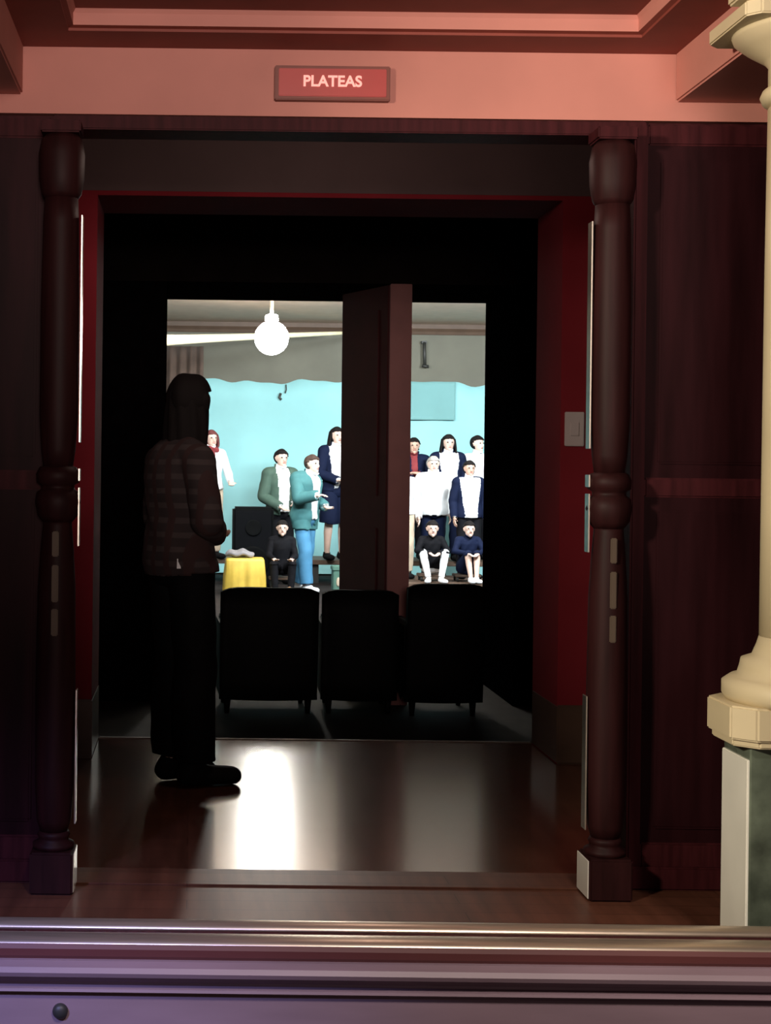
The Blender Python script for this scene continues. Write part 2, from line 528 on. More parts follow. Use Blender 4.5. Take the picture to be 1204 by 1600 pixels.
# ------------------------------------------------------------------ door colonnettes
def colonnette(cx, side, label):
    t = thing('door_colonnette', label, 'column', (cx, D1 - 0.067, 0), 0, 'varnished posts at the doorway')
    i = -side                                     # towards the opening
    box('base_block', -0.064, 0.064, -0.075, 0.065, 0.0, 0.125, M['post'], t, 0.006)
    lathe('base_ring', [(0.062, 0.125), (0.062, 0.14), (0.046, 0.148), (0.046, 0.158), (0.050, 0.165), (0.044, 0.176)], M['post'], t)
    prof = [(0.040, 0.17), (0.052, 0.21), (0.058, 0.32), (0.060, 0.60), (0.057, 0.90), (0.050, 1.02), (0.044, 1.09), (0.043, 1.11)]
    lathe('vase', prof, M['post'], t)
    lathe('ring', [(0.043, 1.10), (0.060, 1.12), (0.068, 1.16), (0.064, 1.19), (0.050, 1.20), (0.050, 1.212), (0.064, 1.22),
                   (0.066, 1.245), (0.056, 1.265), (0.042, 1.27)], M['post'], t)
    lathe('shaft', [(0.044, 1.26), (0.052, 1.32), (0.058, 1.42), (0.058, 1.75), (0.054, 2.0), (0.050, 2.08)], M['post'], t)
    lathe('capital', [(0.050, 2.07), (0.060, 2.085), (0.068, 2.13), (0.070, 2.20), (0.062, 2.245), (0.050, 2.26)], M['post'], t)
    box('abacus', -0.060, 0.060, -0.058, 0.06, 2.26, 2.298, M['wood'], t, 0.005)
    xi = i * 0.0625
    for z0, z1, nm in ((1.34, 2.02, 'gleam_strip'), (1.225, 1.262, 'gleam_strip'), (1.03, 1.205, 'gleam_strip'), (0.20, 0.60, 'gleam_strip'), (0.006, 0.118, 'lit_face')):  # added strips and white plates standing in for light on the posts
        w0 = 0.062 if nm == 'lit_face' else 0.022
        o = box(nm, min(xi, xi + i * 0.004), max(xi, xi + i * 0.004), -w0, w0, z0, z1, M['lit_white' if nm == 'lit_face' else 'gleam_metal'], t, 0.001)
        o['label'] = 'white plate, the light on the block put into its colour' if nm == 'lit_face' else 'added bright strip giving the gleam on the side facing the opening'
    for z0, z1 in ((1.00, 1.075), (0.865, 0.975), (0.765, 0.845)):
        o = box('plate', -0.010, 0.010, -0.062, -0.054, z0, z1, M['plate'], t, 0.003)
        o['label'] = 'small dull brass plate'
    return t


M['gleam_metal'] = mat('gleam_steel', (0.92, 0.84, 0.74), 0.30, metal=1.0, var=0.03)  # added metal standing in for reflections along the post edges
M['lit_white'] = mat('lit_block_white', (0.82, 0.78, 0.72), 0.25, var=0.03, coat=0.5)  # light on the base blocks put into a white colour
M['plate'] = mat('dull_brass_plate', (0.11, 0.078, 0.056), 0.6, metal=0.3)
colonnette(-0.402, -1, 'dark varnished turned post at the left side of the doorway')
colonnette(1.252, 1, 'dark varnished turned post at the right side of the doorway, below the pale switch')

# ------------------------------------------------------------------ cream column on a green marble pedestal
ccx, ccy = 1.600, 3.80
t = thing('cream_column', 'cream painted column on a dark green marble pedestal at the right edge', 'column', (ccx, ccy, 0))


def oct_(hw, hd, c):
    return [(-hw + c, -hd), (hw - c, -hd), (hw, -hd + c), (hw, hd - c), (hw - c, hd), (-hw + c, hd), (-hw, hd - c), (-hw, -hd + c)]


prism('pedestal', oct_(0.186, 0.092, 0.004), 0.0, 0.585, M['green_marble'], t)
box('pedestal_lit_side', -0.192, -0.184, -0.088, 0.088, 0.0, 0.548, M['lit_side_marble'], t, 0.002)  # light on the left side of the pedestal, put in as white
prism('plinth_block', oct_(0.235, 0.135, 0.05), 0.60, 0.685, M['cream'], t, 0.005)
prism('plinth_block', oct_(0.225, 0.125, 0.05), 0.582, 0.602, M['cream'], t, 0.004)
lathe('column_base', [(0.205, 0.683), (0.215, 0.70), (0.215, 0.73), (0.195, 0.745), (0.178, 0.75), (0.172, 0.77), (0.168, 0.79),
                      (0.142, 0.80), (0.130, 0.83), (0.124, 0.85)], M['cream'], t, 48)
lathe('column_shaft', [(0.124, 0.84), (0.123, 1.2), (0.121, 1.8), (0.118, 2.22)], M['cream'], t, 48)
lathe('necking_ring', [(0.118, 2.225), (0.132, 2.235), (0.138, 2.25), (0.132, 2.265), (0.118, 2.275)], M['cream'], t, 48)
lathe('column_capital', [(0.118, 2.27), (0.118, 2.33), (0.130, 2.345), (0.175, 2.375), (0.205, 2.40), (0.21, 2.415)], M['cream'], t, 48)
prism('abacus', oct_(0.235, 0.16, 0.03), 2.412, 2.45, M['cream'], t, 0.004)
box('impost_block', -0.26, 0.35, -0.17, -0.075, 2.45, 2.95, M['cream'], t, 0.005)
bm = bmesh.new()
for dx, dz, sx, sz in ((0, 0, 0.03, 0.018), (-0.045, -0.006, 0.03, 0.013), (0.045, -0.006, 0.03, 0.013), (-0.07, -0.014, 0.016, 0.012),
                       (0.07, -0.014, 0.016, 0.012), (0, 0.018, 0.014, 0.014)):
    bmesh.ops.create_uvsphere(bm, u_segments=16, v_segments=10, radius=1,
                              matrix=Matrix.Translation((dx, -0.139, 0.637 + dz)) @ Matrix.Diagonal((sx, 0.012, sz, 1)))
bm_obj('gilt_ornament', bm, M['gold'], t, True)['label'] = 'gilt leaf ornament on the plinth block'

# ------------------------------------------------------------------ lit sign above the doorway
sx0, sx1 = 0.236, 0.586
t = thing('lit_sign', 'small red lit sign above the doorway reading PLATEAS', 'sign', ((sx0 + sx1) / 2, D1, 2.387))
hw = (sx1 - sx0) / 2
box('sign_case', -hw, hw, -0.030, 0.0, 0.0, 0.104, M['sign_frame'], t, 0.003)
box('sign_face', -hw + 0.012, hw - 0.012, -0.034, -0.028, 0.010, 0.094, M['sign'], t, 0.002)


def text_mesh(name, body, size, m, parent, loc):
    cu = bpy.data.curves.new(name, 'FONT')
    cu.body = body
    cu.size = size
    cu.align_x = 'CENTER'
    cu.align_y = 'CENTER'
    cu.extrude = 0.0015
    cu.offset = 0.0012
    tmp = bpy.data.objects.new(name + '_tmp', cu)
    COL.objects.link(tmp)
    dg = bpy.context.evaluated_depsgraph_get()
    me = bpy.data.meshes.new_from_object(tmp.evaluated_get(dg))
    bpy.data.objects.remove(tmp)
    me.materials.clear()
    me.materials.append(m)
    o = bpy.data.objects.new(name, me)
    COL.objects.link(o)
    o.parent = parent
    o.location = loc
    o.rotation_euler = (R(90), 0, 0)
    return o


text_mesh('lettering', 'PLATEAS', 0.046, M['letter'], t, (-0.001, -0.0352, 0.054))

# ------------------------------------------------------------------ switch plate
c0, c1 = P(881, 697, D2), P(912, 644, D2)
t = thing('light_switch', 'pale square switch plate on the crimson wall beside the right post', 'switch', ((c0.x + c1.x) / 2, D2, c0.z))
hw, hh = abs(c1.x - c0.x) / 2, c1.z - c0.z
box('plate', -hw, hw, -0.010, 0.0, 0.0, hh, M['switch'], t, 0.003)
box('rocker', -hw * 0.45, hw * 0.45, -0.014, -0.009, hh * 0.3, hh * 0.7, M['switch'], t, 0.002)


# ------------------------------------------------------------------ black chairs in the dark room, seen from behind
def chair(cx, cy, wd, hgt, rz, label):
    t = thing('black_chair', label, 'chair', (cx, cy, HF), rz, 'black chairs in front of the pillar')
    h = wd / 2
    # curved backrest
    n = 12
    verts, faces = [], []
    for j in range(7):
        zz = 0.09 + (hgt - 0.09) * j / 6
        for i in range(n + 1):
            s = -1 + 2 * i / n
            bow = 0.05 * (1 - s * s)
            x = s * h
            topdrop = 0.03 * abs(s) ** 6 if j == 6 else 0
            for dy in (0, 0.05):
                verts.append((x, -bow + dy - 0.06 * j / 6, zz - topdrop))
    w_ = 2 * (n + 1)
    for j in range(6):
        for i in range(n):
            a0 = j * w_ + 2 * i
            faces.append((a0, a0 + 2, a0 + w_ + 2, a0 + w_))
            faces.append((a0 + 1, a0 + w_ + 1, a0 + w_ + 3, a0 + 3))
        for a0 in (j * w_, j * w_ + 2 * n):
            faces.append((a0, a0 + 1, a0 + w_ + 1, a0 + w_))
    for i in range(n):
        for a0 in (2 * i, 6 * w_ + 2 * i):
            faces.append((a0, a0 + 1, a0 + 3, a0 + 2))
    mesh_obj('backrest', verts, faces, M['chair'], t, True)
    box('seat', -h + 0.02, h - 0.02, 0.0, 0.50, 0.10, 0.43, M['chair'], t, 0.03, 3)
    for sx in (-1, 1):
        for yy in (0.05, 0.45):
            lathe('leg', [(0.014, 0.0), (0.024, 0.10)], M['chair'], t, 12, sx * (h - 0.05), yy)
        box('arm', sx * (h - 0.035) - 0.035, sx * (h - 0.035) + 0.035, 0.02, 0.48, 0.09, 0.56, M['chair'], t, 0.02, 3)
    return t


chair(0.470, 8.78, 0.585, 0.765, R(2), 'black upholstered chair nearest the standing person, left of the pillar')
chair(1.012, 8.80, 0.455, 0.755, R(-2), 'middle black upholstered chair standing right before the red pillar')
chair(1.515, 8.76, 0.465, 0.80, R(2), 'rightmost black upholstered chair, a little taller, below the seated children')

# ------------------------------------------------------------------ things in the far hall
gl = P(424, 528, 16.4)
t = thing('globe_lamp', 'glowing white globe lamp hanging from the hall ceiling', 'lamp', gl)
bm = bmesh.new()
bmesh.ops.create_uvsphere(bm, u_segments=32, v_segments=20, radius=0.19)
bm_obj('globe', bm, M['globe'], t, True)
lathe('stem', [(0.02, 0.18), (0.02, 3.30 - gl.z)], M['brass'], t, 12)
lathe('ceiling_rose', [(0.02, 3.30 - gl.z - 0.06), (0.07, 3.30 - gl.z - 0.03), (0.08, 3.30 - gl.z - 0.001)], M['brass'], t, 20)
lathe('shade_holder', [(0.05, 0.17), (0.075, 0.19), (0.07, 0.25), (0.02, 0.27)], M['globe'], t, 20)

a, b = P(244, 532, 17.3), P(545, 520, 19.9)
t = thing('curtain_rail', 'long cream rail slanting across below the hall ceiling, behind the globe lamp', 'rail', a)
tube('rail', [(b - a) * (k / 12) for k in range(13)], [0.075 - 0.052 * (k / 12) ** 0.6 for k in range(13)], M['cream_tube'], t)
for k in (0.0, 1.0):
    p_ = (b - a) * k
    tube('hanger', [p_, (p_.x, p_.y, 3.30 - a.z)], 0.006, M['cream_tube'], t)


def hanging(name, x0, x1, z_bot, z_top, y, m, amp, pitch, parent=None, nx=120, wav=0.0, thick=0.006):
    verts, faces = [], []
    nz = 10
    for side in (0, 1):
        for j in range(nz + 1):
            for i in range(nx + 1):
                x = x0 + (x1 - x0) * i / nx
                zt_ = z_top + wav * (0.6 * math.sin(x * 4.1 + 0.7) + 0.5 * math.sin(x * 9.3) + 0.3 * math.sin(x * 17.0 + 2))
                z = z_bot + (zt_ - z_bot) * j / nz
                yy = y + amp * math.sin(2 * math.pi * x / pitch + 0.5 * math.sin(x * 3)) * (1 - 0.2 * j / nz) + side * thick
                verts.append((x, yy, z))
    w_ = nx + 1
    o2 = (nz + 1) * w_
    for j in range(nz):
        for i in range(nx):
            a0 = j * w_ + i
            faces.append((a0, a0 + 1, a0 + w_ + 1, a0 + w_))
            faces.append((o2 + a0, o2 + a0 + w_, o2 + a0 + w_ + 1, o2 + a0 + 1))
    for j in range(nz):
        for a0 in (j * w_, j * w_ + nx):
            faces.append((a0, a0 + w_, o2 + a0 + w_, o2 + a0))
    for i in range(nx):
        for a0 in (i, nz * w_ + i):
            faces.append((a0, a0 + 1, o2 + a0 + 1, o2 + a0))
    return mesh_obj(name, verts, faces, m, parent, True)


bz = P(430, 596, 20.3).z
t = thing('stage_backdrop', 'wide turquoise cloth backdrop hanging behind the choir', 'backdrop', (0, 0, 0))
hanging('cloth', -4.6, 6.8, HF + 0.02, bz, 20.3, M['cloth_teal'], 0.012, 0.9, t, 200, 0.035)
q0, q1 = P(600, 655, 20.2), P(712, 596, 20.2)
hanging('shade_strip', q0.x, q1.x, q0.z, q1.z - 0.01, 20.24, M['shaded_teal'], 0.006, 0.4, t, 40, 0.01)  # added darker strip standing in for a shadow on the backdrop

q0, q1 = P(235, 560, 19.95), P(318, 560, 19.95)
tag(hanging('side_curtain', q0.x, q1.x, HF + 0.01, P(290, 541, 19.95).z, 19.95, M['brown_cloth'], 0.03, 0.14, None, 80),
    'brown side curtain hanging beside the turquoise backdrop, left of the globe lamp', 'curtain')

q = P(664, 552, 20.45)
t = thing('wall_bracket', 'dark bracket on the olive wall above the long-haired singer', 'bracket', (q.x, DH, q.z))
box('bracket_arm', -0.04, 0.03, -0.10, 0.0, 0.14, 0.18, M['dark_metal'], t, 0.005)
tube('bracket_drop', [(-0.005, -0.09, 0.16), (0.0, -0.09, 0.0), (0.005, -0.09, -0.16)], 0.024, M['dark_metal'], t)
tube('bracket_foot', [(-0.03, -0.09, -0.17), (0.06, -0.09, -0.18)], 0.022, M['dark_metal'], t)
q = P(441, 612, 20.26)
t = thing('backdrop_hook', 'small dark hook and line hanging before the turquoise backdrop', 'hook', (q.x, 20.27, q.z))
tube('line', [(0.05, 0.02, 0.10), (0.055, 0.01, 0.03), (0.04, 0.01, -0.02)], 0.009, M['dark_metal'], t)
tube('hook', [(-0.02, 0.01, -0.02), (-0.04, 0.01, -0.08), (-0.01, 0.01, -0.11)], 0.018, M['dark_metal'], t)

# black loudspeaker, yellow draped crate, grey cloth, green box, tan bundle
q0, q1 = P(364, 792, 17.95), P(428, 792, 17.95)
t = thing('loudspeaker', 'tall black loudspeaker box standing behind the yellow draped crate', 'speaker', ((q0.x + q1.x) / 2, 17.95, HF))
hw, hh = (q1.x - q0.x) / 2, q0.z - HF
box('cabinet', -hw, hw, 0.0, 0.34, 0.0, hh, M['speaker_black'], t, 0.03, 3)
box('grille', -hw + 0.03, hw - 0.03, -0.012, 0.004, 0.05, hh - 0.05, M['grille'], t, 0.006)
for zz, rr in ((0.32, 0.2), (0.74, 0.1)):
    o = lathe('cone', [(rr, 0.0), (rr, 0.012), (rr * 0.85, 0.014), (rr * 0.3, 0.004)], M['speaker_black'], t, 28)
    o.location = (0, -0.010, zz)
    o.rotation_euler = (R(90), 0, 0)

q0, q1 = P(353, 870, 16.8), P(414, 870, 16.8)
cxq = (q0.x + q1.x) / 2
hw, hh = (q1.x - q0.x) / 2, 0.43
t = thing('draped_crate', 'crate covered with a shiny yellow cloth in front of the loudspeaker', 'crate', (cxq, 16.8, HF))
box('crate', -hw + 0.03, hw - 0.03, 0.03, 0.40, 0.0, hh - 0.02, M['brown_cloth'], t, 0.01)
verts, faces = [], []
per = []
for i in range(64):
    a_ = 2 * math.pi * i / 64
    c, s = math.cos(a_), math.sin(a_)
    k_ = 1 / max(abs(c), abs(s))
    k_ = 0.8 * k_ + 0.2
    per.append((c * k_, s * k_, 1 + 0.05 * math.sin(9 * a_) + 0.03 * math.sin(17 * a_)))
for j, (f_, z_) in enumerate(((0.0, hh), (0.55, hh + 0.004), (0.96, hh), (1.02, hh - 0.03), (1.05, hh * 0.5), (1.08, 0.02))):
    for c, s, wv in per:
        g = f_ * (wv if j > 3 else 1)
        verts.append((c * g * hw, 0.215 + s * g * 0.2, z_))
for j in range(5):
    for i in range(64):
        i2 = (i + 1) % 64
        faces.append((j * 64 + i, j * 64 + i2, (j + 1) * 64 + i2, (j + 1) * 64 + i))
mesh_obj('cloth_cover', verts, faces, M['yellow'], t, True)
bm = bmesh.new()
bmesh.ops.create_icosphere(bm, subdivisions=4, radius=1)
for v in bm.verts:
    v.co.x *= 0.17
    v.co.y *= 0.13
    v.co.z = max(v.co.z, -0.3) * 0.055 + 0.012 * math.sin(v.co.x * 40) + 0.008 * math.sin(v.co.y * 37)
o = tag(bm_obj('folded_cloth', bm, M['grey_cloth'], None, True), 'crumpled grey cloth lying on the yellow draped crate', 'cloth')
o.location = (cxq - 0.06, 17.0, HF + hh + 0.040)

q = P(527, 916, 17.2)
t = thing('green_box', 'dark green box beside the pillar, below the long-haired woman', 'box', (q.x + 0.06, 17.2, HF))
box('box_body', -0.11, 0.12, 0, 0.25, 0, 0.30, M['green_box'], t, 0.01)
box('box_lid', -0.12, 0.13, -0.01, 0.26, 0.28, 0.33, M['green_box'], t, 0.008)
o = lathe('emblem', [(0.03, 0), (0.03, 0.004), (0.02, 0.006)], M['beige'], t, 20)
o.location = (-0.05, -0.002, 0.15)
o.scale = (0.8, 1.8, 1)
o.rotation_euler = (R(90), 0, 0)
bm = bmesh.new()
bmesh.ops.create_icosphere(bm, subdivisions=3, radius=1)
for v in bm.verts:
    v.co = Vector((v.co.x * 0.10, v.co.y * 0.09, max(v.co.z, -0.6) * 0.09 * (1 + 0.12 * math.sin(7 * v.co.x + 2))))
q = P(453, 918, 16.4)
o = tag(bm_obj('cloth_bundle', bm, M['tan'], None, True), 'small tan bundle on the hall floor before the man in teal', 'bundle')
o.location = (q.x, 16.4, HF + 0.054)
o.scale = (1, 1, 1.0)

# choir riser under the back row, low platform and stools for the seated children
t = thing('choir_riser', 'long low platform that carries the back row of singers', 'platform', (2.4, 19.3, HF))
box('platform_top', -2.6, 2.6, -0.45, 0.45, 0.24, 0.30, M['hall_beam'], t, 0.006)
for xx in (-2.4, -0.8, 0.8, 2.4):
    box('support', xx - 0.04, xx + 0.04, -0.40, 0.40, 0.0, 0.24, M['dark_metal'], t)
t = thing('low_platform', 'low dark platform under the seated children right of the pillar', 'platform', (3.05, 17.7, HF))
box('platform_top', -0.85, 1.0, -0.75, 0.65, 0.11, 0.16, M['hall_beam'], t, 0.006)
for xx in (-0.7, 0.0, 0.7):
    box('support', xx - 0.04, xx + 0.04, -0.70, 0.60, 0.0, 0.11, M['dark_metal'], t)

# ------------------------------------------------------------------ people
def capsule(a, b, ra, rb, seg=14, rings=4):
    a, b = np.array(a, float), np.array(b, float)
    d = b - a
    L = np.linalg.norm(d)
    d = d / L if L > 1e-6 else np.array((0, 0, 1.0))
    o_ = np.cross(d, (1.0, 0, 0) if abs(d[0]) < 0.8 else (0, 1.0, 0))
    o_ /= np.linalg.norm(o_)
    p_ = np.cross(d, o_)
    rr = []
    for k in range(rings, 0, -1):
        t_ = math.pi / 2 * k / rings
        rr.append((a - d * ra * math.sin(t_), max(ra * math.cos(t_), 1e-4)))
    rr.append((a, ra))
    rr.append((b, rb))
    for k in range(1, rings + 1):
        t_ = math.pi / 2 * k / rings
        rr.append((b + d * rb * math.sin(t_), max(rb * math.cos(t_), 1e-4)))
    return loft([(c, o_ * r, p_ * r) for c, r in rr], seg)


def loft(rings, seg=18):
    verts, faces = [], []
    for c, u, v in rings:
        for k in range(seg):
            t_ = 2 * math.pi * k / seg
            verts.append(np.asarray(c) + math.cos(t_) * np.asarray(u) + math.sin(t_) * np.asarray(v))
    for i in range(len(rings) - 1):
        for k in range(seg):
            k2 = (k + 1) % seg
            faces.append((i * seg + k, i * seg + k2, (i + 1) * seg + k2, (i + 1) * seg + k))
    faces.append(tuple(range(seg - 1, -1, -1)))
    faces.append(tuple((len(rings) - 1) * seg + k for k in range(seg)))
    return verts, faces


def ellipsoid(c, rx, ry, rz, mtx=None, seg=20, rings=12):
    verts, faces = [], []
    rr = []
    for k in range(1, rings):
        t_ = math.pi * k / rings
        rr.append((np.array((0, 0, -math.cos(t_) * rz)), np.array((rx * math.sin(t_), 0, 0)), np.array((0, ry * math.sin(t_), 0))))
    v, f = loft(rr, seg)
    v = np.array(v)
    if mtx is not None:
        v = v @ np.array(mtx).T
    return [np.asarray(c) + p for p in v], f


DEF = dict(pelvis=(0, 0, 0.93), chest=(0, 0.0, 1.26), neck=(0, -0.015, 1.44), head=(0, 0.015, 1.585),
           sho_l=(-0.165, -0.01, 1.385), sho_r=(0.165, -0.01, 1.385), elb_l=(-0.225, -0.03, 1.11), elb_r=(0.225, -0.03, 1.11),
           wri_l=(-0.235, 0.06, 0.88), wri_r=(0.235, 0.06, 0.88), hip_l=(-0.088, 0, 0.90), hip_r=(0.088, 0, 0.90),
           kne_l=(-0.10, 0.02, 0.49), kne_r=(0.10, 0.02, 0.49), ank_l=(-0.105, -0.02, 0.085), ank_r=(0.105, -0.02, 0.085),
           toe_l=(-0.125, 0.14, 0.03), toe_r=(0.125, 0.14, 0.03))


def person(label, loc, facing, height, pose=None, head_yaw=0, head_pitch=0, skin='skin', hair='hair_black', hair_long=0.0,
           top='white', jacket=None, jacket_open=0.07, bottom='blackcloth', skirt=None, shoes='shoe_black', shorts=False, voxel=0.0125,
           wide=1.0, loose=0.012, tleg=0.014, sleeves='long', hat=None, hand_curl=0.6, group=None, hem=None, bald=False, extra=None,
           head_scale=1.0, jacket_hem=0.0, hair_wide=1.0):
    s = height / 1.70
    J = {k_: np.array(v_, float) for k_, v_ in DEF.items()}
    for k_, v_ in (pose or {}).items():
        J[k_] = np.array(v_, float)
    pieces = []                                           # (verts, faces, tag, a, b, ra, rb)

    def cap(a, b, ra, rb, tg):
        v, f = capsule(a, b, ra, rb)
        pieces.append((v, f, tg, np.array(a, float), np.array(b, float), ra, rb))

    def nrm(v):
        return v / max(np.linalg.norm(v), 1e-6)
    # torso loft along pelvis - chest - neck
    hx = nrm(J['hip_r'] - J['hip_l'])
    sx = nrm(J['sho_r'] - J['sho_l'])
    pv, ch, nk = J['pelvis'], J['chest'], J['neck']
    up1, up2 = nrm(ch - pv), nrm(nk - ch)

    def ringat(c, xd, up, rx, ry):
        yd = nrm(np.cross(up, xd))
        return (c, xd * rx * wide, yd * ry * (0.5 + 0.5 * wide))
    mid = nrm(hx + sx)
    rings = [ringat(pv - up1 * 0.10, hx, up1, 0.09, 0.08), ringat(pv - up1 * 0.06, hx, up1, 0.155, 0.105),
             ringat(pv, hx, up1, 0.168, 0.115), ringat(pv + up1 * 0.09, hx, up1, 0.150, 0.105),
             ringat(pv + (ch - pv) * 0.5, mid, up1, 0.138, 0.098), ringat(ch, sx, up1, 0.160, 0.112),
             ringat(ch + (nk - ch) * 0.45, sx, up2, 0.172, 0.105), ringat(ch + (nk - ch) * 0.78, sx, up2, 0.135, 0.08),
             ringat(nk - up2 * 0.005, sx, up2, 0.065, 0.055)]
    v, f = loft(rings, 24)
    pieces.append((v, f, 'torso', pv, ch + (nk - ch) * 0.7, 0.15, 0.15))
    hd = J['head']
    cap(nk - up2 * 0.03, hd - np.array((0, 0.012, 0.05)), 0.054, 0.050, 'neck')
    HM = np.array(Matrix.Rotation(R(head_yaw), 3, 'Z') @ Matrix.Rotation(R(head_pitch), 3, 'X'))
    hs = head_scale

    def H(x, y, z):
        return hd + HM @ (np.array((x, y, z)) * hs)
    v, f = ellipsoid(hd + HM @ np.array((0, -0.008, 0.022)) * hs, 0.076 * hs, 0.094 * hs, 0.090 * hs, HM)
    pieces.append((v, f, 'head', hd, H(0, 0, 0.03), 0.09, 0.09))
    v, f = ellipsoid(H(0, 0.018, -0.045), 0.058 * hs, 0.068 * hs, 0.072 * hs, HM)
    pieces.append((v, f, 'head', H(0, 0.02, -0.06), H(0, 0.02, -0.03), 0.065, 0.065))
    cap(H(0, 0.084, 0.012), H(0, 0.100, -0.026), 0.010 * hs, 0.015 * hs, 'head')                  # nose
    cap(H(0, 0.072, -0.088), H(0, 0.066, -0.100), 0.022 * hs, 0.018 * hs, 'head')                 # chin
    for q_ in (-1, 1):
        cap(H(q_ * 0.078, -0.008, 0.018), H(q_ * 0.074, 0.0, -0.022), 0.014 * hs, 0.010 * hs, 'head')  # ears
    for sd, q_ in (('l', -1), ('r', 1)):
        cap(J['sho_' + sd] * 0.55 + nk * 0.35 + ch * 0.10, J['sho_' + sd], 0.062, 0.060, 'torso')
        cap(J['sho_' + sd], J['elb_' + sd], 0.056, 0.043, 'uarm')
        el, wr_ = J['elb_' + sd], J['wri_' + sd]
        cap(el, wr_, 0.042, 0.028, 'larm')
        fd = nrm(wr_ - el)
        if pose and ('hand_' + sd) in pose:
            fd = nrm(np.array(pose['hand_' + sd], float))
        side = nrm(np.cross(fd, (0, 0, 1.0)) if abs(fd[2]) < 0.8 else np.array((0, 1.0, 0)) - fd * fd[1])
        nr = nrm(np.cross(side, fd))
        if nr[1] + 0.5 * -q_ * nr[0] < 0:
            nr = -nr
        palm0, palm1 = wr_ + fd * 0.015, wr_ + fd * 0.075
        for off in (-0.022, 0.0, 0.022):
            cap(palm0 + side * off * 0.7, palm1 + side * off, 0.017, 0.015, 'hand')
        for kf, (off, ln) in enumerate(((-0.033, 0.062), (-0.011, 0.078), (0.011, 0.074), (0.033, 0.056))):
            b0 = palm1 + side * off
            d1 = nrm(fd + nr * 0.35 * hand_curl + side * off * 2)
            b1 = b0 + d1 * ln * 0.55
            d2 = nrm(fd + nr * 1.3 * hand_curl)
            cap(b0, b1, 0.0098, 0.0092, 'hand')
            cap(b1, b1 + d2 * ln * 0.5, 0.0092, 0.0080, 'hand')
        ts = -1 if np.dot(side, (0, 1.0, 0)) < 0 else 1
        b0 = wr_ + fd * 0.025 + side * ts * 0.028
        b1 = b0 + nrm(fd * 0.7 + side * ts * 0.9 + nr * 0.3) * 0.042
        cap(b0, b1, 0.014, 0.011, 'hand')
        cap(b1, b1 + nrm(fd + side * ts * 0.3 + nr * 0.4) * 0.030, 0.011, 0.009, 'hand')
        cap(J['hip_' + sd], J['kne_' + sd], 0.086, 0.058, 'thigh')
        cap(J['kne_' + sd], J['kne_' + sd] * 0.62 + J['ank_' + sd] * 0.38 + np.array((0, -0.012, 0)), 0.056, 0.056, 'calf')
        cap(J['kne_' + sd] * 0.62 + J['ank_' + sd] * 0.38 + np.array((0, -0.012, 0)), J['ank_' + sd], 0.054, 0.036, 'calf')
        fd2 = nrm(J['toe_' + sd] - J['ank_' + sd])
        heel = J['ank_' + sd] * 1.0
        heel = heel - nrm(np.array((fd2[0], fd2[1], 0))) * 0.035 + np.array((0, 0, -0.045))
        cap(J['ank_' + sd], heel, 0.038, 0.036, 'foot')
        cap(heel, J['toe_' + sd], 0.037, 0.028, 'foot')
        sdv = np.cross(nrm(J['toe_' + sd] - heel), (0, 0, 1.0))
        for off in (-0.018, 0.018):
            cap(heel + (J['toe_' + sd] - heel) * 0.5 + sdv * off, J['toe_' + sd] + sdv * off, 0.030, 0.026, 'foot')
    # join, voxel remesh, smooth: one continuous body
    V, Fc = [], []
    for v, f, *_ in pieces:
        o0 = len(V)
        V += [tuple(p) for p in v]
        Fc += [tuple(i + o0 for i in ff) for ff in f]
    me = bpy.data.meshes.new('body_tmp')
    me.from_pydata(V, [], Fc)
    tmp = bpy.data.objects.new('body_tmp', me)
    COL.objects.link(tmp)
    rm = tmp.modifiers.new('r', 'REMESH')
    rm.mode = 'VOXEL'
    rm.voxel_size = voxel
    sm = tmp.modifiers.new('s', 'SMOOTH')
    sm.factor = 0.5
    sm.iterations = 3
    dg = bpy.context.evaluated_depsgraph_get()
    ev = tmp.evaluated_get(dg)
    bme = bpy.data.meshes.new_from_object(ev)
    bpy.data.objects.remove(tmp)
    bpy.data.meshes.remove(me)
    n = len(bme.vertices)
    co = np.empty(n * 3)
    bme.vertices.foreach_get('co', co)
    co = co.reshape(-1, 3)
    no = np.empty(n * 3)
    bme.vertices.foreach_get('normal', no)
    no = no.reshape(-1, 3)
    polys = [tuple(p.vertices) for p in bme.polygons]
    # tag every vertex by the nearest piece
    best = np.full(n, 1e9)
    tags = np.empty(n, dtype=object)
    for v, f, tg, a_, b_, ra, rb in pieces:
        d_ = b_ - a_
        L2 = max(float(d_ @ d_), 1e-9)
        tt = np.clip(((co - a_) @ d_) / L2, 0, 1)
        dist = np.linalg.norm(co - (a_ + tt[:, None] * d_), axis=1) - (ra + (rb - ra) * tt)
        m_ = dist < best
        best[m_] = dist[m_]
        tags[m_] = tg
    hips_z = (J['hip_l'][2] + J['hip_r'][2]) / 2
    root = thing('person', label, 'person', (loc[0], loc[1], loc[2] + 0.007), facing, group)
    root.scale = (s, s, s)
    bme.name = 'body'
    bme.materials.clear()
    bme.materials.append(M[skin])
    bme.polygons.foreach_set('use_smooth', [True] * len(bme.polygons))
    bo = bpy.data.objects.new('body', bme)
    COL.objects.link(bo)
    bo.parent = root

    tpv = ((co - pv) @ up1)                                # height along the torso above the pelvis
    hl = (co - hd) @ HM / hs                               # head local coordinates

